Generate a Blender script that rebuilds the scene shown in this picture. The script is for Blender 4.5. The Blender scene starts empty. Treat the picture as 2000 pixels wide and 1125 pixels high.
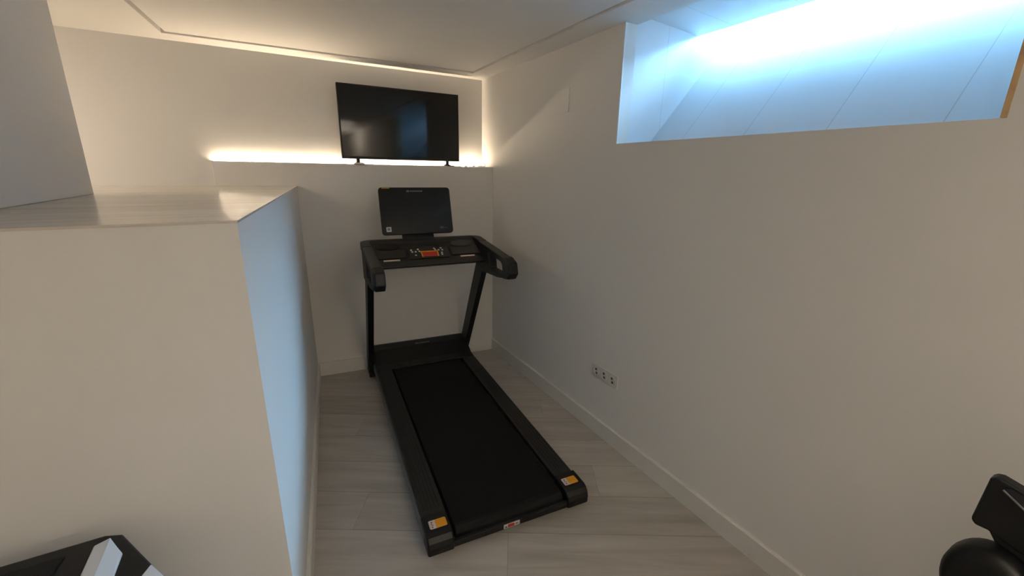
import bpy, bmesh, math, random
from mathutils import Vector, Matrix
random.seed(7)
S = bpy.context.scene
COL = S.collection

# ------------------------------------------------------------------ camera
F_PX = 823.66
CAM = Vector((-1.6421, 0.0, 1.605))
def cam_axes(yaw=29.3416, pitch=-15.4988, roll=0.9699):
    y, p, r = map(math.radians, (yaw, pitch, roll))
    fw = Vector((math.sin(y)*math.cos(p), math.cos(y)*math.cos(p), math.sin(p)))
    rt = Vector((math.cos(y), -math.sin(y), 0)); up = rt.cross(fw)
    return rt*math.cos(r)+up*math.sin(r), -rt*math.sin(r)+up*math.cos(r), fw
RT, UP, FW = cam_axes()
cd = bpy.data.cameras.new('camera'); cam = bpy.data.objects.new('camera', cd); COL.objects.link(cam)
cd.sensor_width = 36.0; cd.lens = F_PX*36.0/2000.0; cd.clip_start = 0.02; cd.clip_end = 200
M = Matrix((RT, UP, -FW)).transposed().to_4x4(); M.translation = CAM
cam.matrix_world = M
S.camera = cam
S.view_settings.view_transform = 'Standard'; S.view_settings.look = 'None'
S.view_settings.gamma = 1.0; S.view_settings.use_curve_mapping = False
S.view_settings.exposure = 0.0

# ------------------------------------------------------------------ world: daylight sky above the light shaft
w = bpy.data.worlds.new('sky'); S.world = w; w.use_nodes = True
bg = w.node_tree.nodes['Background']
bg.inputs['Color'].default_value = (0.33, 0.655, 1.0, 1); bg.inputs['Strength'].default_value = 164.0

def area(name, loc, rot, sx, sy, energy, color, shape='RECTANGLE', portal=False, spread=None):
    l = bpy.data.lights.new(name, 'AREA'); l.shape = shape; l.size = sx
    if shape in ('RECTANGLE', 'ELLIPSE'): l.size_y = sy
    l.energy = energy; l.color = color
    if spread: l.spread = spread
    if portal: l.cycles.is_portal = True
    o = bpy.data.objects.new(name, l); o.location = loc; o.rotation_euler = rot; COL.objects.link(o)
    return o
area('window_portal', (0.955, 1.10, 2.575), (0, math.radians(90), 0), 0.27, 1.50, 1, (1, 1, 1), portal=True)
# unseen fill lights added to brighten the room, shaped as ceiling lamps (housings below)
FILL_LAMPS = [(-0.75, -0.7), (-3.6, 2.5)]
FILL_W = [5.0, 19.0]; FILL_C = (1.0, 0.855, 0.68)
LED_C = (1.0, 0.79, 0.555); LED_S = 288.0
for i, (x, y) in enumerate(FILL_LAMPS):
    area('added_ceiling_light', (x, y, 2.285), (0, 0, 0), 0.80, 0.80, FILL_W[i], FILL_C, 'DISK')

# two uplights added behind the viewer for soft bounce light, given floor lamp bodies
FILL_UPLIGHTS = [(-3.3, -0.9), (-0.8, -2.4)]
UPLIGHT_W = [9.0, 84.0]
for i, (x, y) in enumerate(FILL_UPLIGHTS):
    area('added_uplight', (x, y, 1.80), (math.pi, 0, 0), 0.30, 0.30, UPLIGHT_W[i], FILL_C, 'DISK')

# ------------------------------------------------------------------ materials
def mat(name, color, rough=0.5, metal=0.0, spec=0.5, emit=None, strength=0.0, bump=0.0, bscale=200.0, var=0.0, vscale=3.0):
    m = bpy.data.materials.new(name); m.use_nodes = True
    nt = m.node_tree; b = nt.nodes['Principled BSDF']
    b.inputs['Base Color'].default_value = (*color, 1); b.inputs['Roughness'].default_value = rough
    b.inputs['Metallic'].default_value = metal; b.inputs['Specular IOR Level'].default_value = spec
    if emit: b.inputs['Emission Color'].default_value = (*emit, 1); b.inputs['Emission Strength'].default_value = strength
    tc = nt.nodes.new('ShaderNodeTexCoord')
    if bump:
        n = nt.nodes.new('ShaderNodeTexNoise'); n.inputs['Scale'].default_value = bscale; n.inputs['Detail'].default_value = 4
        nt.links.new(tc.outputs['Object'], n.inputs['Vector'])
        bp = nt.nodes.new('ShaderNodeBump'); bp.inputs['Strength'].default_value = bump; bp.inputs['Distance'].default_value = 0.002
        nt.links.new(n.outputs['Fac'], bp.inputs['Height']); nt.links.new(bp.outputs['Normal'], b.inputs['Normal'])
    if var:
        n = nt.nodes.new('ShaderNodeTexNoise'); n.inputs['Scale'].default_value = vscale; n.inputs['Detail'].default_value = 3
        nt.links.new(tc.outputs['Object'], n.inputs['Vector'])
        mx = nt.nodes.new('ShaderNodeMix'); mx.data_type = 'RGBA'
        mx.inputs[6].default_value = (*[c*(1-var) for c in color], 1); mx.inputs[7].default_value = (*[min(1, c*(1+var)) for c in color], 1)
        nt.links.new(n.outputs['Fac'], mx.inputs[0]); nt.links.new(mx.outputs[2], b.inputs['Base Color'])
    return m

def wall_paint():
    m = mat('wall_paint', (0.80, 0.785, 0.76), 0.75, spec=0.25)
    nt = m.node_tree; b = nt.nodes['Principled BSDF']
    tc = nt.nodes.new('ShaderNodeTexCoord')
    n1 = nt.nodes.new('ShaderNodeTexNoise'); n1.inputs['Scale'].default_value = 3.2; n1.inputs['Detail'].default_value = 3
    n2 = nt.nodes.new('ShaderNodeTexNoise'); n2.inputs['Scale'].default_value = 260; n2.inputs['Detail'].default_value = 2
    for n in (n1, n2): nt.links.new(tc.outputs['Object'], n.inputs['Vector'])
    b1 = nt.nodes.new('ShaderNodeBump'); b1.inputs['Strength'].default_value = 0.5; b1.inputs['Distance'].default_value = 0.006
    b2 = nt.nodes.new('ShaderNodeBump'); b2.inputs['Strength'].default_value = 0.15; b2.inputs['Distance'].default_value = 0.001
    nt.links.new(n1.outputs['Fac'], b1.inputs['Height']); nt.links.new(n2.outputs['Fac'], b2.inputs['Height'])
    nt.links.new(b1.outputs['Normal'], b2.inputs['Normal']); nt.links.new(b2.outputs['Normal'], b.inputs['Normal'])
    return m

def laminate(name, base, dark, ang, width, phase, length, rough, seam_dark=0.45, grain=1.0):
    """planks laid along local x after turning by ang (radians)"""
    m = bpy.data.materials.new(name); m.use_nodes = True
    nt = m.node_tree; L = nt.links; b = nt.nodes['Principled BSDF']
    b.inputs['Roughness'].default_value = rough; b.inputs['Specular IOR Level'].default_value = 0.5
    tc = nt.nodes.new('ShaderNodeTexCoord')
    mp = nt.nodes.new('ShaderNodeMapping'); mp.inputs['Rotation'].default_value = (0, 0, ang)
    L.new(tc.outputs['Object'], mp.inputs['Vector'])
    sep = nt.nodes.new('ShaderNodeSeparateXYZ'); L.new(mp.outputs['Vector'], sep.inputs[0])
    def ma(op, a, bb=None):
        n = nt.nodes.new('ShaderNodeMath'); n.operation = op
        for i, v in enumerate((a, bb)):
            if v is None: continue
            if isinstance(v, (int, float)): n.inputs[i].default_value = v
            else: L.new(v, n.inputs[i])
        return n.outputs[0]
    yy = ma('DIVIDE', ma('SUBTRACT', sep.outputs['Y'], phase), width)
    row = ma('FLOOR', yy); fy = ma('FRACT', yy)
    off = ma('MULTIPLY', ma('FRACT', ma('MULTIPLY', row, 0.377)), length)
    xx = ma('DIVIDE', ma('ADD', sep.outputs['X'], off), length)
    ix = ma('FLOOR', xx); fx = ma('FRACT', xx)
    ey = ma('LESS_THAN', ma('MINIMUM', fy, ma('SUBTRACT', 1.0, fy)), 0.0022/width)
    ex = ma('LESS_THAN', ma('MINIMUM', fx, ma('SUBTRACT', 1.0, fx)), 0.0012/length)
    seam = ma('MAXIMUM', ey, ex)
    cid = nt.nodes.new('ShaderNodeCombineXYZ'); L.new(ix, cid.inputs[0]); L.new(row, cid.inputs[1])
    wn = nt.nodes.new('ShaderNodeTexWhiteNoise'); wn.noise_dimensions = '3D'; L.new(cid.outputs[0], wn.inputs['Vector'])
    # streaky grain, stretched along x, shifted per plank
    gv = nt.nodes.new('ShaderNodeCombineXYZ')
    L.new(ma('MULTIPLY', sep.outputs['X'], 1.6), gv.inputs[0]); L.new(ma('MULTIPLY', sep.outputs['Y'], 16.0), gv.inputs[1]); L.new(ma('MULTIPLY', wn.outputs['Value'], 31.0), gv.inputs[2])
    gn = nt.nodes.new('ShaderNodeTexNoise'); gn.inputs['Scale'].default_value = 1.0; gn.inputs['Detail'].default_value = 6; gn.inputs['Roughness'].default_value = 0.6; gn.inputs['Distortion'].default_value = 0.6
    L.new(gv.outputs[0], gn.inputs['Vector'])
    cr = nt.nodes.new('ShaderNodeValToRGB'); cr.color_ramp.elements[0].position = 0.25; cr.color_ramp.elements[1].position = 0.65
    cr.color_ramp.elements[0].color = (*dark, 1); cr.color_ramp.elements[1].color = (*base, 1)
    t = ma('ADD', ma('MULTIPLY', gn.outputs['Fac'], grain), ma('MULTIPLY', ma('SUBTRACT', wn.outputs['Value'], 0.5), 0.22))
    L.new(t, cr.inputs['Fac'])
    mx = nt.nodes.new('ShaderNodeMix'); mx.data_type = 'RGBA'
    L.new(ma('MULTIPLY', seam, 0.8-seam_dark), mx.inputs[0]); L.new(cr.outputs['Color'], mx.inputs[6]); mx.inputs[7].default_value = (0.05, 0.045, 0.04, 1)
    L.new(mx.outputs[2], b.inputs['Base Color'])
    bp = nt.nodes.new('ShaderNodeBump'); bp.inputs['Strength'].default_value = 0.25; bp.inputs['Distance'].default_value = 0.0015
    L.new(ma('SUBTRACT', gn.outputs['Fac'], ma('MULTIPLY', seam, 1.0)), bp.inputs['Height']); L.new(bp.outputs['Normal'], b.inputs['Normal'])
    return m

def niche_panel():
    m = mat('niche_panel', (0.78, 0.80, 0.82), 0.35)
    nt = m.node_tree; L = nt.links; b = nt.nodes['Principled BSDF']
    tc = nt.nodes.new('ShaderNodeTexCoord'); sep = nt.nodes.new('ShaderNodeSeparateXYZ'); L.new(tc.outputs['Object'], sep.inputs[0])
    def ma(op, a, bb=None):
        n = nt.nodes.new('ShaderNodeMath'); n.operation = op
        for i, v in enumerate((a, bb)):
            if v is None: continue
            if isinstance(v, (int, float)): n.inputs[i].default_value = v
            else: L.new(v, n.inputs[i])
        return n.outputs[0]
    fy = ma('FRACT', ma('DIVIDE', ma('SUBTRACT', sep.outputs['Y'], 0.251), 0.336))
    e = ma('LESS_THAN', ma('MINIMUM', fy, ma('SUBTRACT', 1.0, fy)), 0.0016/0.336)
    ex = ma('LESS_THAN', ma('ABSOLUTE', ma('SUBTRACT', sep.outputs['X'], 0.31)), 0.0013)
    nrm = nt.nodes.new('ShaderNodeNewGeometry'); sn = nt.nodes.new('ShaderNodeSeparateXYZ'); L.new(nrm.outputs['Normal'], sn.inputs[0])
    side = ma('GREATER_THAN', ma('ABSOLUTE', sn.outputs['Y']), 0.7)
    seam = ma('ADD', ma('MULTIPLY', e, ma('SUBTRACT', 1.0, side)), ma('MULTIPLY', ex, side))
    mx = nt.nodes.new('ShaderNodeMix'); mx.data_type = 'RGBA'; L.new(ma('MULTIPLY', seam, 0.32), mx.inputs[0])
    mx.inputs[6].default_value = (0.78, 0.80, 0.82, 1); mx.inputs[7].default_value = (0.2, 0.2, 0.2, 1)
    L.new(mx.outputs[2], b.inputs['Base Color'])
    return m

MW = wall_paint()
MCEIL = mat('ceiling_paint', (0.82, 0.805, 0.78), 0.7, spec=0.25, bump=0.2, bscale=3.0)
MFLOOR = laminate('floor_laminate', (0.50, 0.475, 0.44), (0.35, 0.325, 0.295), math.radians(29.5), 0.236, 0.054, 1.9, 0.42)
MTOP = laminate('platform_laminate', (0.72, 0.67, 0.60), (0.56, 0.51, 0.45), 0.0, 0.42, 0.30, 2.1, 0.20, 0.5)
MBASE = mat('skirting_white', (0.76, 0.74, 0.70), 0.35, bump=0.05, bscale=60)
MNICHE = niche_panel()
MBEAD = mat('corner_bead', (0.85, 0.87, 0.9), 0.3, bump=0.02)
MWOOD = mat('raw_wood_edge', (0.62, 0.40, 0.20), 0.5, bump=0.3, bscale=80, var=0.35, vscale=18)
MBLK = mat('black_plastic', (0.0045, 0.0048, 0.005), 0.45, spec=0.3, bump=0.08, bscale=500)
MBLK2 = mat('black_textured_plastic', (0.011, 0.011, 0.011), 0.5, spec=0.4, bump=0.35, bscale=700)
MBELT = mat('running_belt_rubber', (0.0042, 0.0042, 0.0044), 0.7, spec=0.2, bump=0.5, bscale=900)
MSTEEL = mat('painted_black_steel', (0.004, 0.0042, 0.005), 0.42, spec=0.3, bump=0.05, bscale=300)
MGREY = mat('grey_metal_rail', (0.16, 0.17, 0.18), 0.35, metal=0.5, bump=0.05)
MSILVER = mat('silver_sensor', (0.72, 0.62, 0.55), 0.32, metal=0.7, bump=0.02)
MGLOSS = mat('black_gloss_screen', (0.004, 0.004, 0.0045), 0.30, spec=0.3, bump=0.0)
MTV = mat('television_glass', (0.004, 0.0045, 0.006), 0.06, spec=0.5)
MORANGE = mat('orange_sticker', (0.72, 0.30, 0.008), 0.45, bump=0.02)
MWHITE = mat('white_print', (0.62, 0.60, 0.58), 0.45, bump=0.02)
MRED = mat('red_print', (0.42, 0.015, 0.012), 0.4, bump=0.02)
MGREEN = mat('green_print', (0.03, 0.2, 0.06), 0.4, bump=0.02)
MPRINT = mat('grey_print', (0.16, 0.17, 0.165), 0.5, bump=0.02)
MSHELL = mat('pale_machine_shell', (0.62, 0.62, 0.63), 0.32, bump=0.04, bscale=90)
MOUT = mat('outlet_plastic', (0.72, 0.69, 0.66), 0.3, bump=0.02)
MHOLE = mat('outlet_recess', (0.09, 0.07, 0.055), 0.6, bump=0.02)
MRUB = mat('dark_rubber', (0.02, 0.012, 0.011), 0.7, bump=0.1)
MCABLE = mat('black_cable_sheath', (0.015, 0.014, 0.013), 0.5, bump=0.05)
MSHIM = mat('pale_wood_shim', (0.66, 0.58, 0.46), 0.6, bump=0.1)
MLED = mat('warm_led', (1, 0.9, 0.7), 0.5, emit=LED_C, strength=LED_S)
MTAPE = mat('white_led_tape', (0.7, 0.68, 0.62), 0.5, bump=0.02)
MFILL = mat('fill_diffuser', (0.9, 0.85, 0.75), 0.5, emit=(1.0, 0.855, 0.68), strength=0.6)  # glowing face of the added ceiling fill lights

def mesh_weave():
    m = mat('perforated_black_mesh', (0.02, 0.019, 0.017), 0.7, spec=0.15)
    nt = m.node_tree; L = nt.links; b = nt.nodes['Principled BSDF']
    tc = nt.nodes.new('ShaderNodeTexCoord'); v = nt.nodes.new('ShaderNodeTexVoronoi'); v.inputs['Scale'].default_value = 260; v.inputs['Randomness'].default_value = 0.15
    L.new(tc.outputs['Object'], v.inputs['Vector'])
    cr = nt.nodes.new('ShaderNodeValToRGB'); cr.color_ramp.elements[0].position = 0.25; cr.color_ramp.elements[1].position = 0.5
    cr.color_ramp.elements[0].color = (0.002, 0.002, 0.002, 1); cr.color_ramp.elements[1].color = (0.016, 0.014, 0.012, 1)
    L.new(v.outputs['Distance'], cr.inputs['Fac']); L.new(cr.outputs['Color'], b.inputs['Base Color'])
    bp = nt.nodes.new('ShaderNodeBump'); bp.inputs['Strength'].default_value = 0.5; bp.inputs['Distance'].default_value = 0.002
    L.new(v.outputs['Distance'], bp.inputs['Height']); L.new(bp.outputs['Normal'], b.inputs['Normal'])
    return m
MMESH = mesh_weave()

def thin_glass():
    m = bpy.data.materials.new('window_glass'); m.use_nodes = True; nt = m.node_tree
    nt.nodes.remove(nt.nodes['Principled BSDF']); out = nt.nodes['Material Output']
    t = nt.nodes.new('ShaderNodeBsdfTransparent'); t.inputs[0].default_value = (0.93, 0.97, 0.98, 1)
    g = nt.nodes.new('ShaderNodeBsdfGlossy'); g.inputs['Roughness'].default_value = 0.02
    fr = nt.nodes.new('ShaderNodeFresnel'); fr.inputs['IOR'].default_value = 1.45
    mx = nt.nodes.new('ShaderNodeMixShader')
    nt.links.new(fr.outputs[0], mx.inputs[0]); nt.links.new(t.outputs[0], mx.inputs[1]); nt.links.new(g.outputs[0], mx.inputs[2]); nt.links.new(mx.outputs[0], out.inputs[0])
    return m
MGLASS = thin_glass()

# ------------------------------------------------------------------ mesh helpers
def obj(name, bm, mats, parent=None, smooth=False, bevel=0.0, segs=2):
    me = bpy.data.meshes.new(name)
    bmesh.ops.recalc_face_normals(bm, faces=bm.faces[:])
    bm.to_mesh(me); bm.free()
    for m in (mats if isinstance(mats, (list, tuple)) else [mats]): me.materials.append(m)
    o = bpy.data.objects.new(name, me); COL.objects.link(o)
    if parent: o.parent = parent
    if bevel:
        md = o.modifiers.new('bevel', 'BEVEL'); md.width = bevel; md.segments = segs; md.limit_method = 'ANGLE'; md.angle_limit = math.radians(35); md.harden_normals = False
    if smooth:
        for p in me.polygons: p.use_smooth = True
    return o
def box(bm, x0, x1, y0, y1, z0, z1, mi=0):
    vs = [bm.verts.new(p) for p in [(x0,y0,z0),(x1,y0,z0),(x1,y1,z0),(x0,y1,z0),(x0,y0,z1),(x1,y0,z1),(x1,y1,z1),(x0,y1,z1)]]
    for f in [(0,3,2,1),(4,5,6,7),(0,1,5,4),(1,2,6,5),(2,3,7,6),(3,0,4,7)]:
        fc = bm.faces.new([vs[i] for i in f]); fc.material_index = mi
    return vs
def prism(bm, pts, a, b, axis='x', mi=0):
    """pts: outline in the plane perpendicular to axis; a,b: extent along axis"""
    def mk(p, t):
        if axis == 'x': return (t, p[0], p[1])
        if axis == 'y': return (p[0], t, p[1])
        return (p[0], p[1], t)
    A = [bm.verts.new(mk(p, a)) for p in pts]; B = [bm.verts.new(mk(p, b)) for p in pts]; n = len(pts)
    bm.faces.new(A).material_index = mi; bm.faces.new(B[::-1]).material_index = mi
    for i in range(n): bm.faces.new([A[i], A[(i+1) % n], B[(i+1) % n], B[i]]).material_index = mi
def ring_prism(bm, outer, inner, a, b, axis='x'):
    """outline with a hole; both outlines with the same number of points"""
    def mk(p, t):
        return (t, p[0], p[1]) if axis == 'x' else ((p[0], t, p[1]) if axis == 'y' else (p[0], p[1], t))
    V = [[bm.verts.new(mk(p, t)) for p in o] for t in (a, b) for o in (outer, inner)]
    n = len(outer)
    for i in range(n):
        j = (i+1) % n
        bm.faces.new([V[0][i], V[0][j], V[1][j], V[1][i]]); bm.faces.new([V[2][i], V[2][j], V[3][j], V[3][i]])
        bm.faces.new([V[0][i], V[0][j], V[2][j], V[2][i]]); bm.faces.new([V[1][i], V[1][j], V[3][j], V[3][i]])
def cyl(bm, c, r, h, axis='z', n=24, r2=None, mi=0):
    r2 = r if r2 is None else r2
    A, B = [], []
    for i in range(n):
        t = 2*math.pi*i/n; u, v = math.cos(t), math.sin(t)
        def mk(rr, d):
            if axis == 'z': return (c[0]+rr*u, c[1]+rr*v, c[2]+d)
            if axis == 'y': return (c[0]+rr*u, c[1]+d, c[2]+rr*v)
            return (c[0]+d, c[1]+rr*u, c[2]+rr*v)
        A.append(bm.verts.new(mk(r, 0))); B.append(bm.verts.new(mk(r2, h)))
    bm.faces.new(A).material_index = mi; bm.faces.new(B[::-1]).material_index = mi
    for i in range(n): bm.faces.new([A[i], A[(i+1) % n], B[(i+1) % n], B[i]]).material_index = mi
def tube(bm, path, r, n=10):
    """smooth tube through the points (Catmull-Rom)"""
    P = [Vector(p) for p in path]; pts = []
    for i in range(len(P)-1):
        p0 = P[max(i-1, 0)]; p1 = P[i]; p2 = P[i+1]; p3 = P[min(i+2, len(P)-1)]
        for k in range(6):
            t = k/6; pts.append(0.5*((2*p1)+(-p0+p2)*t+(2*p0-5*p1+4*p2-p3)*t*t+(-p0+3*p1-3*p2+p3)*t**3))
    pts.append(P[-1]); rings = []; up = Vector((0, 0, 1))
    for i, p in enumerate(pts):
        d = (pts[min(i+1, len(pts)-1)]-pts[max(i-1, 0)]).normalized()
        a = d.cross(up)
        if a.length < 1e-3: a = d.cross(Vector((1, 0, 0)))
        a.normalize(); b = a.cross(d).normalized()
        rings.append([bm.verts.new(p+(a*math.cos(2*math.pi*k/n)+b*math.sin(2*math.pi*k/n))*r) for k in range(n)])
    for i in range(len(rings)-1):
        for k in range(n): bm.faces.new([rings[i][k], rings[i][(k+1) % n], rings[i+1][(k+1) % n], rings[i+1][k]])
    bm.faces.new(rings[0]); bm.faces.new(rings[-1][::-1])
def rrect(x0, x1, y0, y1, r, n=5):
    o = []
    for cx, cy, a0 in ((x1-r, y1-r, 0), (x0+r, y1-r, 90), (x0+r, y0+r, 180), (x1-r, y0+r, 270)):
        for k in range(n+1):
            t = math.radians(a0+90*k/n); o.append((cx+r*math.cos(t), cy+r*math.sin(t)))
    return o
def struct(name, bm, m, **k):
    o = obj(name, bm, m, **k); o['kind'] = 'structure'; return o
def thing(name, label, cat, loc=(0, 0, 0), rotz=0.0, group=None):
    o = bpy.data.objects.new(name, None); COL.objects.link(o); o.empty_display_size = 0.1
    o.location = loc; o.rotation_euler = (0, 0, rotz); o['label'] = label; o['category'] = cat
    if group: o['group'] = group
    return o
def tag(o, label, cat, group=None):
    o['label'] = label; o['category'] = cat
    if group: o['group'] = group
    return o
NB = bmesh.new

# ------------------------------------------------------------------ room shell
H = 2.33; ZL = 1.634; HB = 1.479; YU = 3.495
XW = -4.2; YB = -4.1                     # far left wall, wall behind the camera
NY0, NY1, NZ = 0.39, 1.809, 1.755        # window niche
def ylow(x): return 3.2775-0.0956*x      # the lower wall below the ledge is a little askew

bm = NB(); box(bm, XW-0.1, 0.1, YB-0.1, 3.6, -0.08, 0); struct('floor', bm, MFLOOR)
bm = NB(); prism(bm, [(YB-0.1, 0), (3.6, 0), (3.6, 2.45), (NY1, 2.45), (NY1, NZ), (NY0, NZ), (NY0, 2.45), (YB-0.1, 2.45)], 0, 0.08, 'x'); struct('wall_right', bm, MW)
bm = NB(); box(bm, XW-0.1, 0.0, YU, 3.6, 0, 2.45); struct('wall_back', bm, MW)
bm = NB(); box(bm, XW-0.1, 0.0, YB-0.1, YB, 0, 2.45); struct('wall_front', bm, MW)
bm = NB(); box(bm, XW-0.1, XW, YB, YU, 0, 2.45); struct('wall_far_left', bm, MW)
# lower wall with the ledge on top
bm = NB(); prism(bm, [(-1.963, ylow(-1.963)), (0, ylow(0)), (0, YU), (-1.963, YU)], 0, ZL, 'z'); struct('wall_ledge', bm, MW, bevel=0.004)
# raised platform on the left: painted body and laminate top
PX1, PY1 = -1.7236, 1.2196; PX2 = -1.4775; PY2 = ylow(PX2)
bm = NB(); prism(bm, [(PX1, PY1), (PX2, PY2), (PX2-0.6, YU), (XW, YU), (XW, PY1)], 0, HB-0.006, 'z'); struct('wall_platform', bm, MW)
bm = NB(); prism(bm, [(PX1+0.002, PY1-0.002), (PX2+0.002, PY2), (-1.963, ylow(-1.963)), (-1.963, YU), (XW, YU), (XW, PY1-0.002)], HB-0.006, HB, 'z'); struct('floor_platform', bm, MTOP)
# pillar on the platform
bm = NB(); box(bm, -2.80, -2.312, 1.45, 2.506, HB, 2.40); struct('wall_left', bm, MW, bevel=0.004)
# ceiling with a recessed field
XN = 0.0775
rec = [(-2.084, 3.333), (-0.167, 3.289), (-0.160, -3.6), (-2.70, -3.6)]
outer = [(XW-0.1, 3.6), (0.0, 3.6), (0.0, YB-0.1), (XW-0.1, YB-0.1)]
bm = NB()
gw = 0.020                                # shadow gap round the recessed field
rin = [(-2.084+gw, 3.333-gw), (-0.167-gw, 3.289-gw), (-0.160-gw, -3.6+gw), (-2.70+gw, -3.6+gw)]
R0 = [bm.verts.new((*p, H)) for p in rec]; R1 = [bm.verts.new((*p, H+0.026)) for p in rec]; O = [bm.verts.new((*p, H)) for p in outer]
R2 = [bm.verts.new((*p, H+0.026)) for p in rin]; R3 = [bm.verts.new((*p, H+0.005)) for p in rin]
for i in range(4):
    j = (i+1) % 4
    for A_, B_ in ((O, R0), (R0, R1), (R1, R2), (R2, R3)): bm.faces.new([A_[i], A_[j], B_[j], B_[i]])
bm.faces.new(R3)
OT = [bm.verts.new((*p, H+0.12)) for p in outer]
for i in range(4): j = (i+1) % 4; bm.faces.new([O[i], O[j], OT[j], OT[i]])
bm.faces.new(OT)
box(bm, 0.0, XN, NY0, NY1, H, H+0.12)
struct('ceiling', bm, MCEIL)

# niche and light shaft
bm = NB(); XP = 0.872; ZP = NZ+1.0875*(XP-0.23); ZT = ZP+0.24      # the lining slopes up to an upright window
prism(bm, [(0.08, NZ), (0.23, NZ), (XP, ZP), (XP+0.10, ZP), (XP+0.10, 1.68), (0.08, 1.68)], NY0, NY1, 'y')
prism(bm, [(0.08, 1.68), (XP+0.10, 1.68), (XP+0.10, ZT+0.06), (0.08, ZT+0.06)], NY1, NY1+0.06, 'y')
prism(bm, [(0.08, 1.68), (XP+0.10, 1.68), (XP+0.10, ZT+0.06), (0.08, ZT+0.06)], NY0-0.06, NY0, 'y')
prism(bm, [(XN+0.001, 2.375), (0.54, 2.346), (0.54, ZT), (XP+0.10, ZT), (XP+0.10, ZT+0.06), (XN+0.001, ZT+0.06)], NY0, NY1, 'y')
struct('wall_niche', bm, MNICHE)
wn = bpy.data.objects.new('window_1', None); wn.location = (XP+0.02, (NY0+NY1)/2, ZP); wn['kind'] = 'structure'; COL.objects.link(wn)
hy = (NY1-NY0)/2
bm = NB(); ring_prism(bm, [(-hy, 0), (hy, 0), (hy, ZT-ZP), (-hy, ZT-ZP)], [(-hy+0.02, 0.012), (hy-0.02, 0.012), (hy-0.02, ZT-ZP-0.02), (-hy+0.02, ZT-ZP-0.02)], 0, 0.04, 'x'); obj('window_frame', bm, MBEAD, wn)
bm = NB(); box(bm, 0.015, 0.021, -hy+0.01, hy-0.01, 0.006, ZT-ZP-0.01); obj('window_glass', bm, MGLASS, wn)
# edge strips of the opening
bm = NB(); box(bm, -0.002, 0.078, NY0, NY0+0.0125, NZ+0.001, H); struct('trim_1', bm, MWOOD)
bm = NB(); box(bm, -0.0025, 0.004, NY1-0.004, NY1+0.003, NZ, H); struct('trim_2', bm, MBEAD)

# skirting boards
def skirt(name, p, q, n, t=0.014, h=0.108):
    p, q, n = Vector(p), Vector(q), Vector(n).normalized()
    bm = NB(); prof = [(0, 0), (t, 0), (t, h-0.006), (t-0.005, h), (0, h)]
    A = [bm.verts.new((p.x+n.x*a, p.y+n.y*a, z)) for a, z in prof]; B = [bm.verts.new((q.x+n.x*a, q.y+n.y*a, z)) for a, z in prof]
    bm.faces.new(A); bm.faces.new(B[::-1])
    for i in range(5): bm.faces.new([A[i], A[(i+1) % 5], B[(i+1) % 5], B[i]])
    return struct(name, bm, MBASE)
skirt('baseboard_right', (0, YB), (0, 3.28), (-1, 0))
skirt('baseboard_back', (PX2, PY2), (-0.012, ylow(-0.012)), (-0.0956, -1))
skirt('baseboard_platform_side', (PX1, PY1), (PX2, PY2), (1, -0.112))
skirt('baseboard_platform_front', (XW, PY1), (PX1+0.013, PY1), (0, -1))

# ------------------------------------------------------------------ switch cover and outlets on the right wall
bm = NB(); prism(bm, rrect(2.251, 2.398, 1.957, 2.095, 0.004), -0.007, 0.0, 'x')
tag(obj('junction_cover', bm, MW, bevel=0.0015), 'blank square white cover plate high on the right wall, between television and window niche', 'cover plate')
ot = thing('wall_outlet', 'white triple power outlet low on the right wall above the skirting board', 'outlet', (0, 1.7485, 0.419))
bm = NB(); prism(bm, rrect(-0.1125, 0.1125, -0.041, 0.041, 0.005), -0.008, 0.0, 'x'); obj('faceplate', bm, MOUT, ot, bevel=0.002)
for k in (-1, 0, 1):
    bm = NB(); o_ = [(0.0285*math.cos(t*math.pi/16)+k*0.071, 0.0285*math.sin(t*math.pi/16)) for t in range(32)]
    i_ = [(0.0225*math.cos(t*math.pi/16)+k*0.071, 0.0225*math.sin(t*math.pi/16)) for t in range(32)]
    ring_prism(bm, o_, i_, -0.0105, -0.0078, 'x')
    so = obj('socket', bm, MOUT, ot)
    bm = NB(); cyl(bm, (-0.0092, k*0.071, 0), 0.0224, 0.0008, 'x', 24); obj('socket_recess', bm, MOUT, so)
    for dz in (0.0115, -0.0115):
        bm = NB(); cyl(bm, (-0.0100, k*0.071+dz*0.25, dz), 0.0082, 0.0008, 'x', 16); obj('pin_hole', bm, MHOLE, so)

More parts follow.
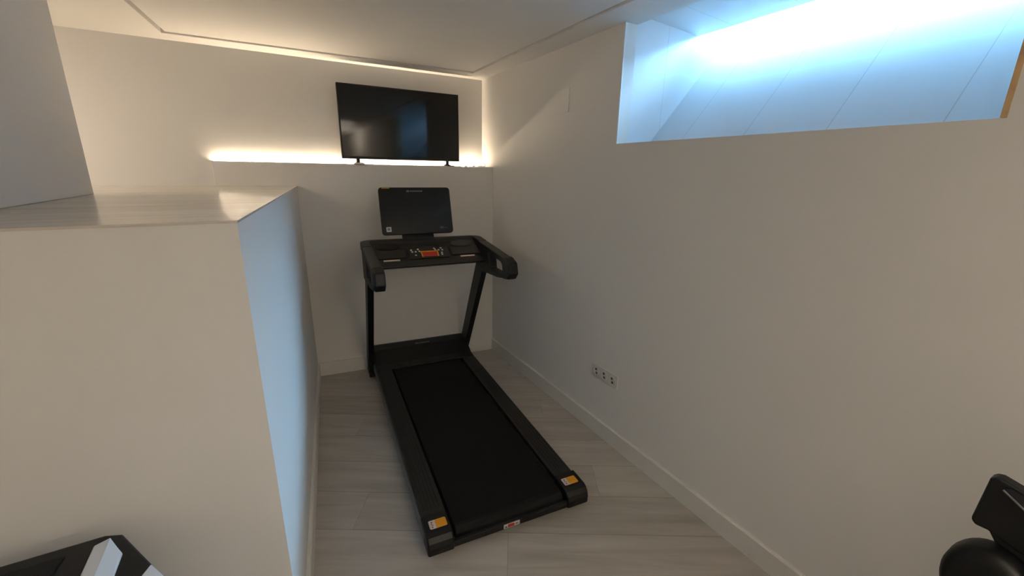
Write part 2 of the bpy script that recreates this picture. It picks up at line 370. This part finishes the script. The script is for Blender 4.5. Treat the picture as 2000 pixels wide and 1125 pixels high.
# ------------------------------------------------------------------ television on the ledge
TX0, TX1, TZ0, TZ1, TY = -1.163, -0.2515, 1.6735, 2.182, 3.400
tv = thing('television', 'black flat screen television standing on the wall ledge in the back corner', 'television', ((TX0+TX1)/2, TY, ZL))
cx = (TX0+TX1)/2
bm = NB(); box(bm, TX0-cx, TX1-cx, 0, 0.028, TZ0-ZL, TZ1-ZL); obj('bezel', bm, MBLK, tv, bevel=0.003)
bm = NB(); box(bm, TX0-cx+0.009, TX1-cx-0.009, -0.0015, 0.001, TZ0-ZL+0.018, TZ1-ZL-0.009); obj('screen', bm, MTV, tv)
bm = NB(); prism(bm, [(0.026, 0.07), (0.05, 0.09), (0.05, 0.32), (0.026, 0.36)], -0.34, 0.34, 'x'); obj('back_housing', bm, MBLK2, tv, bevel=0.004)
for fx in (-1.052-cx, -0.353-cx):
    bm = NB(); prism(bm, [(fx+a_, b_) for a_, b_ in [(-0.026, 0.012), (-0.012, 0.016), (-0.011, 0.05), (0.011, 0.05), (0.012, 0.016), (0.026, 0.012), (0.03, 0.004), (-0.03, 0.004)]], 0.004, 0.022, 'y')
    ft = obj('foot', bm, MBLK, tv, bevel=0.002)
    bm = NB(); 
    prism(bm, [(fx+a_, b_) for a_, b_ in [(-0.034, 0.0), (0.034, 0.0), (0.026, 0.008), (-0.026, 0.008)]], -0.02 if fx < 0 else -0.075, 0.06, 'y')
    obj('foot_base', bm, MBLK, ft, bevel=0.002)
bm = NB(); prism(bm, [(-1.092, ZL+0.0005), (-1.012, ZL+0.0005), (-1.018, ZL+0.010), (-1.034, ZL+0.014), (-1.070, ZL+0.014), (-1.086, ZL+0.009)], 3.352, 3.378, 'y')
tag(obj('shim', bm, MSHIM, bevel=0.002), 'small pale wedge at the ledge edge beside the left foot of the television', 'wedge')

# warm LED strip lying along the foot of the back wall
ls = thing('led_strip', 'glowing warm white LED strip along the wall ledge behind the television', 'light strip', (-1.0, 3.4895, ZL))
bm = NB(); box(bm, -0.955, 0.78, -0.005, 0.005, 0.0, 0.005); obj('tape', bm, MTAPE, ls)
bm = NB(); box(bm, -0.95, 0.775, -0.004, 0.004, 0.0052, 0.0056); obj('glowing_diffuser', bm, MLED, ls)
for x, y, z in ((0.815, -0.012, 0.003), (0.852, -0.030, 0.004), (0.884, -0.024, 0.006), (0.925, -0.045, 0.005)):
    bm = NB(); box(bm, x-0.006, x+0.006, y-0.006, y+0.006, z-0.002, z+0.004); obj('diode', bm, MLED, ls)
bm = NB(); tube(bm, [(0.775, 0, 0.002), (0.815, -0.012, 0.002), (0.852, -0.030, 0.002), (0.884, -0.024, 0.003), (0.925, -0.045, 0.002), (0.955, -0.07, 0.003)], 0.0016, 6); obj('loose_end', bm, MTAPE, ls)
bm = NB(); tube(bm, [(-0.235, 3.38, ZL+0.004), (-0.215, 3.335, ZL+0.004), (-0.17, 3.325, ZL+0.004), (-0.12, 3.33, ZL+0.004), (-0.07, 3.33, ZL+0.004), (-0.035, 3.36, ZL+0.006), (-0.020, 3.39, ZL+0.02), (-0.02, 3.43, ZL+0.035)], 0.0028, 8)
tag(obj('cable', bm, MCABLE, smooth=True), 'thin dark cable lying along the ledge edge right of the television', 'cable')

# ------------------------------------------------------------------ treadmill (local x = across, y = towards the wall)
tr = thing('treadmill', 'black treadmill with upright monitor standing in the corner alcove', 'treadmill', (-0.845, 1.37, 0), math.radians(-4.852))
for sgn in (-1, 1):
    def sx(a, b): return (min(sgn*a, sgn*b), max(sgn*a, sgn*b))
    x0, x1 = sx(0.330, 0.400)
    bm = NB(); box(bm, x0, x1, 0.06, 1.95, 0.030, 0.086); obj('side_frame', bm, MGREY, tr, bevel=0.004)
    x0, x1 = sx(0.284, 0.392)
    bm = NB(); prism(bm, [(x0, 0.086), (x1, 0.086), (x1, 0.104), (x1-sgn*0 if sgn < 0 else x1-0.006, 0.112), (x0+0.006 if sgn < 0 else x0, 0.112), (x0, 0.104)], 0.125, 1.70, 'y')
    rail = obj('foot_rail', bm, MBLK2, tr, bevel=0.002)
    bm = NB()
    for k in range(5):
        xx = sgn*(0.306+k*0.017); box(bm, xx-0.0025, xx+0.0025, 0.16, 1.66, 0.1115, 0.1132)
    obj('rib', bm, MBLK, rail)
    # rear end cap with rounded profile
    prof = [(-0.014, 0.026), (-0.020, 0.036), (-0.021, 0.068), (-0.014, 0.090), (0.002, 0.108), (0.022, 0.117), (0.125, 0.117), (0.125, 0.026)]
    x0, x1 = sx(0.283, 0.399)
    bm = NB(); prism(bm, prof, x0, x1, 'x'); cap = obj('end_cap', bm, MBLK, tr, bevel=0.009, segs=3)
    bm = NB(); cyl(bm, (sgn*0.335-0.005, -0.0222, 0.050), 0.009, 0.003, 'y', 14); obj('adjuster_hole', bm, MRUB, cap)
    bm = NB(); prism(bm, rrect(sgn*0.336-0.038+0.0, sgn*0.336+0.038, 0.036, 0.084, 0.006), 0.1168, 0.1176, 'z', 0)
    st = obj('warning_sticker', bm, MWHITE, cap)
    bm = NB(); prism(bm, rrect(sgn*0.336-0.010, sgn*0.336+0.038, 0.036, 0.084, 0.006), 0.1176, 0.1179, 'z', 0); obj('orange_field', bm, MORANGE, st)['label'] = 'orange half of the sticker'
    bm = NB()
    for dx, dy, r in ((-0.025, 0.072, 0.004), (-0.027, 0.062, 0.003), (-0.023, 0.056, 0.003), (-0.026, 0.046, 0.004)):
        cyl(bm, (sgn*0.336+dx, dy, 0.1176), r, 0.0003, 'z', 10)
    obj('pictogram', bm, MRED, st)
    bm = NB(); cyl(bm, (sgn*0.372, 0.245, 0.0), 0.024, 0.034, 'z', 20, 0.020); obj('rubber_foot', bm, MRUB, tr, bevel=0.002)
    bm = NB(); cyl(bm, (sgn*0.36-0.015, 1.86, 0.028), 0.028, 0.03, 'x', 20); obj('transport_wheel', bm, MRUB, tr, bevel=0.002)
    # leaning upright
    xo0, xo1 = sx(0.378, 0.420); xo0 -= 0.0145; xo1 -= 0.0145
    bm = NB(); prism(bm, [(1.84, 0.012), (1.97, 0.012), (1.97, 0.12), (1.505, 0.97), (1.360, 0.95), (1.845, 0.11)], xo0, xo1, 'x')
    up = obj('upright_post', bm, MSTEEL, tr, bevel=0.006, segs=3)
    bm = NB(); box(bm, xo0-0.002, xo1+0.002, 1.80, 2.02, 0.0, 0.022); obj('floor_pad', bm, MRUB, up, bevel=0.004)
    # handlebar: top arm, grip and brace around an opening, as one moulded side arm
    outer_ = [(1.52, 1.114), (1.30, 1.097), (0.985, 1.068), (0.925, 1.046), (0.905, 0.980), (0.940, 0.945), (1.10, 0.918), (1.50, 0.890)]
    inner_ = [(1.260, 1.052), (1.22, 1.050), (1.050, 1.036), (1.025, 1.022), (1.015, 0.985), (1.030, 0.965), (1.10, 0.952), (1.24, 0.950)]
    a0, a1 = sx(0.372, 0.437)
    bm = NB(); ring_prism(bm, outer_, inner_, a0-0.010, a1-0.010, 'x')
    arm = obj('side_arm', bm, MBLK2, tr, bevel=0.012, segs=3)
    g0, g1 = sx(0.374, 0.434)
    bm = NB(); prism(bm, [(1.02, 1.075), (0.983, 1.072), (0.920, 1.050), (0.899, 0.981), (0.936, 0.940), (1.02, 0.926), (1.024, 0.960), (1.005, 0.972), (1.000, 0.99), (1.006, 1.020), (1.02, 1.028)], g0-0.005, g1-0.005, 'x')
    obj('grip', bm, MBLK, arm, bevel=0.010, segs=3)
# belt round its rear roller
bm = NB()
prof = [(1.74, 0.104), (0.045, 0.104)]
for k in range(1, 8):
    t = math.radians(90+k*180/7); prof.append((0.045+0.036*math.cos(t), 0.068+0.036*math.sin(t)))
prof += [(1.74, 0.032)]
prism(bm, prof, -0.268, 0.268, 'x'); obj('running_belt', bm, MBELT, tr)
bm = NB(); box(bm, -0.283, 0.283, 1.55, 1.95, 0.02, 0.06); obj('base_plate', bm, MSTEEL, tr)
bm = NB(); prism(bm, [(-0.006, 0.028), (-0.012, 0.036), (-0.011, 0.062), (0.004, 0.066), (0.004, 0.026)], -0.283, 0.283, 'x'); rb = obj('rear_bar', bm, MSTEEL, tr, bevel=0.002)
bm = NB(); prism(bm, rrect(-0.052, 0.028, 0.038, 0.060, 0.002), -0.0132, -0.0115, 'y'); ns = obj('notice_sticker', bm, MWHITE, rb)
bm = NB(); box(bm, -0.032, 0.000, -0.0137, -0.0132, 0.041, 0.057); obj('red_field', bm, MRED, ns)['label'] = 'red middle of the sticker'
bm = NB(); box(bm, -0.046, -0.036, -0.0137, -0.0132, 0.041, 0.050); obj('green_mark', bm, MGREEN, ns)
bm = NB(); box(bm, 0.006, 0.018, -0.0137, -0.0132, 0.047, 0.051); obj('black_mark', bm, MRUB, ns)
# motor hood
bm = NB()
hood = [(1.655, 0.104), (1.655, 0.118), (1.72, 0.128), (1.80, 0.165), (1.87, 0.192), (1.95, 0.200), (2.03, 0.190), (2.065, 0.150), (2.07, 0.035), (1.72, 0.035), (1.72, 0.104)]
prism(bm, hood, -0.385, 0.385, 'x'); hd = obj('motor_hood', bm, MBLK, tr, bevel=0.008, segs=3)
def pill_marks(bm, x0, x1, put):
    """small blocks of grey lettering, too soft to read in the photo"""
    put(bm, x0, x0+0.020, 0.0, 0.016)
    x = x0+0.026
    for wd in (0.010, 0.008, 0.011, 0.009, 0.010, 0.008, 0.011):
        if x+wd > x1: break
        put(bm, x, x+wd, 0.002, 0.014); x += wd+0.0035
bm = NB()
def put_hood(bm, a, b, v0, v1):
    l0, l1 = 1.885+v0*1.2, 1.885+v1*1.2
    z = lambda l: 0.192+(l-1.87)*0.1+0.0012
    vs = [bm.verts.new(p) for p in ((a, l0, z(l0)), (b, l0, z(l0)), (b, l1, z(l1)), (a, l1, z(l1)))]
    ve = bmesh.ops.extrude_face_region(bm, geom=[bm.faces.new(vs)])['geom']
    bmesh.ops.translate(bm, vec=(0, 0, 0.0006), verts=[v for v in ve if isinstance(v, bmesh.types.BMVert)])
pill_marks(bm, -0.045, 0.075, put_hood); obj('hood_lettering', bm, MPRINT, hd)

# console between the arms: tray whose face slopes towards the runner
CZ = lambda l: 1.11-0.5*(1.56-l)
bm = NB()
prism(bm, [(1.325, 0.992), (1.325, 0.985), (1.345, 0.972), (1.60, 1.055), (1.655, 1.095), (1.650, 1.118), (1.615, 1.124), (1.585, 1.116), (1.57, 1.098), (1.40, CZ(1.40)-0.008), (1.37, CZ(1.37)), (1.345, 1.003)], -0.386, 0.366, 'x')
cn = obj('console', bm, MBLK2, tr, bevel=0.004)
def on_panel(bm, a, b, l0, l1, t=0.0015, base=-0.0005, mi=0, shape=None):
    """low raised shape lying on the sloping console face"""
    z = lambda l: CZ(l)-0.004+base
    pts = shape or [(a, l0), (b, l0), (b, l1), (a, l1)]
    A = [bm.verts.new((x, l, z(l))) for x, l in pts]; B = [bm.verts.new((x, l-0.4*t, z(l)+t)) for x, l in pts]; n = len(pts)
    bm.faces.new(A).material_index = mi; bm.faces.new(B[::-1]).material_index = mi
    for i in range(n): bm.faces.new([A[i], A[(i+1) % n], B[(i+1) % n], B[i]]).material_index = mi
bm = NB(); on_panel(bm, -0.145, 0.125, 1.385, 1.50, 0.004); cp = obj('control_panel', bm, MGLOSS, cn, bevel=0.001)
bm = NB(); on_panel(bm, 0, 0, 0, 0, 0.0052, shape=[(-0.064, 1.400), (-0.056, 1.400), (-0.058, 1.448), (0.048, 1.448), (0.044, 1.400), (0.053, 1.400), (0.056, 1.458), (-0.066, 1.458)]); obj('orange_border', bm, MORANGE, cp)['label'] = 'orange frame line around the red panel'
bm = NB(); on_panel(bm, -0.055, 0.044, 1.402, 1.447, 0.0050); obj('red_panel', bm, MRED, cp)['label'] = 'red centre of the control panel'
for x, l in ((-0.126, 1.474), (-0.122, 1.455), (-0.098, 1.455), (-0.078, 1.478), (-0.072, 1.457), (-0.104, 1.420), (0.036, 1.480), (0.040, 1.466), (0.064, 1.462), (0.084, 1.480), (0.090, 1.460), (0.080, 1.432), (0.078, 1.414)):
    bm = NB(); on_panel(bm, x-0.006, x+0.006, l-0.006, l+0.006, 0.0055); obj('key', bm, MWHITE, cp)
# cup recess bowls and raised speaker panels each side
for sgn in (-1, 1):
    c = -0.010+sgn*0.262
    bm = NB(); on_panel(bm, 0, 0, 0, 0, 0.005, shape=[(c-0.105, 1.405), (c+0.105, 1.405), (c+0.105, 1.485), (c+0.06, 1.488), (c, 1.480), (c-0.06, 1.488), (c-0.105, 1.485)]); obj('tray', bm, MBLK2, cn, bevel=0.002)
    bm = NB(); sh = [(c+0.085*math.cos(k*math.pi/12), 1.528+0.034*math.sin(k*math.pi/12)) for k in range(24)]
    on_panel(bm, 0, 0, 0, 0, 0.0012, shape=sh); obj('cup_recess', bm, MGLOSS, cn)
    bm = NB(); on_panel(bm, c-0.052, c+0.054, 1.3765, 1.3885, 0.0065); obj('pulse_sensor', bm, MSILVER, cn, bevel=0.001)['label'] = 'silver pulse sensor bar'
# raised rim that turns the back edge of the console into the two arms
def ubend(w, y0, y1, r, c=-0.010, n=8):
    pts = [(c-w, y0)]
    for k in range(n+1):
        t = math.radians(180-90*k/n); pts.append((c-w+r+r*math.cos(t), y1-r+r*math.sin(t)))
    for k in range(n+1):
        t = math.radians(90-90*k/n); pts.append((c+w-r+r*math.cos(t), y1-r+r*math.sin(t)))
    return pts+[(c+w, y0)]
oo = ubend(0.437, 1.46, 1.655, 0.085); ii = ubend(0.374, 1.46, 1.598, 0.03)
bm = NB()
tz = lambda y: 1.108+0.012*min(1, max(0, (y-1.46)/0.14))
T_ = [[bm.verts.new((x, y, tz(y)+dz)) for x, y in q] for q in (oo, ii) for dz in (0.004, -0.045)]
for k in range(len(oo)-1):
    for a_, b_ in ((0, 2), (1, 3), (0, 1), (2, 3)): bm.faces.new([T_[a_][k], T_[a_][k+1], T_[b_][k+1], T_[b_][k]])
for k in (0, -1): bm.faces.new([T_[0][k], T_[1][k], T_[3][k], T_[2][k]])
obj('console_rim', bm, MBLK2, cn, bevel=0.006, segs=3)
# neck and monitor
bm = NB(); prism(bm, [(1.600, 1.095), (1.640, 1.095), (1.655, 1.17), (1.682, 1.25), (1.664, 1.25), (1.632, 1.17), (1.612, 1.13)], -0.152, 0.073, 'x'); obj('monitor_neck', bm, MBLK, tr, bevel=0.004)
mo = bpy.data.objects.new('monitor', None)
tilt = math.radians(-16.4)
bm = NB(); prism(bm, rrect(-0.255, 0.255, 0.0, 0.336, 0.022), 0.0, 0.022, 'y')
mon = obj('monitor', bm, MBLK, tr, bevel=0.003)
bpy.data.objects.remove(mo)
mon.location = (-0.036, 1.605, 1.158); mon.rotation_euler = (tilt, 0, 0)
bm = NB(); prism(bm, rrect(-0.246, 0.246, 0.009, 0.327, 0.016), -0.0012, 0.001, 'y'); ms = obj('monitor_screen', bm, MGLOSS, mon)
def put_mon(bm, a, b, v0, v1): box(bm, a, b, -0.0020, -0.0011, 0.302+v0*0.8, 0.302+v1*0.8)
bm = NB(); pill_marks(bm, -0.062, 0.070, put_mon); obj('monitor_lettering', bm, MPRINT, mon)
bm = NB(); box(bm, -0.226, -0.192, -0.0022, -0.0011, 0.022, 0.056); sq = obj('energy_sticker', bm, MWHITE, mon)
bm = NB(); box(bm, -0.218, -0.200, -0.0026, -0.0022, 0.032, 0.048); obj('sticker_print', bm, MPRINT, sq)
bm = NB(); box(bm, 0.158, 0.184, -0.0018, -0.0011, 0.034, 0.050); box(bm, 0.188, 0.210, -0.0018, -0.0011, 0.036, 0.041); obj('corner_marking', bm, mat('dim_print', (0.05, 0.055, 0.06), 0.5, bump=0.02), mon)
bm = NB(); box(bm, -0.232, -0.178, -0.0018, -0.0011, 0.3275, 0.333); obj('orange_tag', bm, MORANGE, mon)
# mains cable looped behind the hood
bm = NB(); L2 = [(0.10, 2.06, 0.06), (0.07, 2.11, 0.03), (0.0, 2.14, 0.10), (-0.055, 2.13, 0.215), (-0.072, 2.13, 0.222), (-0.078, 2.13, 0.16), (-0.03, 2.14, 0.18), (0.03, 2.14, 0.190), (0.09, 2.13, 0.17), (0.16, 2.12, 0.10), (0.20, 2.12, 0.012), (0.40, 2.10, 0.008)]
tube(bm, [(x, y-0.05, z) for x, y, z in L2], 0.0045, 8); obj('mains_cable', bm, MCABLE, tr, smooth=True)

# ------------------------------------------------------------------ corner of an exercise machine at the lower left
em = thing('exercise_machine', 'black exercise machine with a mesh top and white bars beside the platform front', 'exercise machine', (-2.25, 0.85, 0))
top = [(-0.50, 0.260), (0.192, 0.260), (0.224, 0.247), (0.40, -0.05), (0.40, -0.28), (-0.50, -0.28)]
bm = NB(); prism(bm, top, 0.765, 0.800, 'z'); hs = obj('top_shell', bm, MBLK, em, bevel=0.006, segs=3)
bm = NB(); prism(bm, [(-0.47, 0.225), (0.135, 0.225), (0.10, -0.02), (0.02, -0.25), (-0.47, -0.25)], 0.7995, 0.803, 'z'); obj('mesh_panel', bm, MMESH, em)
bm = NB()
secs = [[(0.180, y0, 0.7995), (0.182, y1, 0.806), (0.210, y2, 0.813), (0.238, y3, 0.804), (0.240, y3, 0.7995)] for y0, y1, y2, y3 in ((0.226, 0.226, 0.228, 0.178), (-0.25, -0.25, -0.25, -0.25))]
VV = [[bm.verts.new(p) for p in q] for q in secs]
bm.faces.new(VV[0]); bm.faces.new(VV[1][::-1])
for k in range(5): bm.faces.new([VV[0][k], VV[0][(k+1) % 5], VV[1][(k+1) % 5], VV[1][k]])
obj('white_bar', bm, MSHELL, em, bevel=0.002)
bm = NB(); prism(bm, [(0.300, 0.112), (0.335, 0.056), (0.27, -0.12), (0.20, -0.12)], 0.7995, 0.808, 'z'); obj('white_bar', bm, MSHELL, em, bevel=0.003)
bm = NB(); prism(bm, [(-0.38, 0.16), (0.12, 0.16), (0.24, -0.06), (0.24, -0.24), (-0.38, -0.24)], 0.06, 0.766, 'z'); obj('body_shell', bm, MBLK2, em, bevel=0.02, segs=3)
for yy in (0.12, -0.20):
    bm = NB(); box(bm, -0.48, 0.34, yy-0.035, yy+0.035, 0.0, 0.062); obj('base_foot', bm, MSTEEL, em, bevel=0.01)

# ------------------------------------------------------------------ corner of an exercise bike at the lower right
eb = thing('exercise_bike', 'black exercise bike with a tilted console screen at the right wall, mostly out of frame', 'exercise bike', (0, 0, 0))
bm = NB(); prism(bm, [(0.170, 0.960), (0.166, 0.967), (0.155, 0.970), (-0.16, 0.895), (-0.16, 0.80), (0.10, 0.822), (0.147, 0.838), (0.168, 0.836), (0.176, 0.846)], -0.315, -0.280, 'x'); co = obj('bike_console', bm, MBLK, eb, bevel=0.006, segs=3)
bm = NB(); prism(bm, [(0.146, 0.954), (0.135, 0.960), (-0.14, 0.894), (-0.14, 0.82), (0.02, 0.862)], -0.3175, -0.3145, 'x'); obj('bike_screen', bm, MTV, co)
bm = NB(); tube(bm, [(-0.319, 0.146, 0.950), (-0.319, 0.09, 0.914), (-0.319, 0.02, 0.869)], 0.0022, 8); obj('screen_edge', bm, MGREY, co)
bm = NB(); prism(bm, [(0.145, 0.845), (0.115, 0.800), (0.06, 0.70), (-0.05, 0.40), (-0.13, 0.08), (-0.05, 0.08), (0.0, 0.30), (-0.02, 0.835)], -0.30, -0.25, 'x'); obj('stem', bm, MBLK2, eb, bevel=0.008)
bm = NB()
sh = []
for k in range(36):
    t = 2*math.pi*k/36; sh.append((0.122+0.072*math.cos(t), 0.716+0.095*math.sin(t)))
prism(bm, sh, -0.36, -0.27, 'x'); obj('round_housing', bm, MBLK, eb, bevel=0.03, segs=4, smooth=True)
bm = NB(); prism(bm, [(0.10, 0.10), (0.15, 0.40), (0.10, 0.66), (-0.20, 0.55), (-0.30, 0.10)], -0.30, -0.18, 'x'); obj('body_shell', bm, MBLK2, eb, bevel=0.02, segs=3)
for yy in (0.12, -0.40):
    bm = NB(); box(bm, -0.50, -0.04, yy-0.03, yy+0.03, 0.0, 0.05); obj('base_foot', bm, MSTEEL, eb, bevel=0.008)
bm = NB(); box(bm, -0.30, -0.22, -0.40, 0.12, 0.05, 0.11); obj('base_beam', bm, MSTEEL, eb, bevel=0.008)

# ------------------------------------------------------------------ bodies for the added ceiling fill lights, out of view
for i, (x, y) in enumerate(FILL_LAMPS):
    lp = thing('added_ceiling_lamp', ('added unseen fill light shaped as a round ceiling lamp behind the viewer near the right wall', 'added unseen fill light shaped as a round ceiling lamp over the platform behind the pillar')[i], 'ceiling lamp', (x, y, H+0.005 if i == 0 else H), group='added ceiling fill lights')
    bm = NB(); cyl(bm, (0, 0, -0.040), 0.44, 0.040, 'z', 48); obj('fill_lamp_housing', bm, MBEAD, lp, bevel=0.004)
    bm = NB(); cyl(bm, (0, 0, -0.043), 0.41, 0.003, 'z', 40); obj('fill_lamp_shade', bm, MFILL, lp)

# ------------------------------------------------------------------ bodies for the added uplights behind the camera
for i, (x, y) in enumerate(FILL_UPLIGHTS):
    fl = thing('added_floor_lamp', ('added unseen fill uplight shaped as a white floor lamp at the left of the room behind the viewer', 'added unseen fill uplight shaped as a white floor lamp near the right wall behind the viewer')[i], 'floor lamp', (x, y, 0), group='added fill uplights')
    bm = NB(); cyl(bm, (0, 0, 0), 0.15, 0.02, 'z', 32); obj('base', bm, MBEAD, fl, bevel=0.004)
    bm = NB(); cyl(bm, (0, 0, 0.02), 0.012, 1.66, 'z', 16); obj('pole', bm, MBEAD, fl)
    bm = NB(); n = 32; rings = []
    for r, z in ((0.03, 1.66), (0.10, 1.69), (0.16, 1.74), (0.19, 1.79), (0.185, 1.79), (0.155, 1.745), (0.10, 1.70), (0.03, 1.67)):
        rings.append([bm.verts.new((r*math.cos(2*math.pi*k/n), r*math.sin(2*math.pi*k/n), z)) for k in range(n)])
    for a_, b_ in zip(rings, rings[1:]+rings[:1]):
        for k in range(n): bm.faces.new([a_[k], a_[(k+1) % n], b_[(k+1) % n], b_[k]])
    obj('fill_lamp_shade', bm, MBEAD, fl, smooth=True)
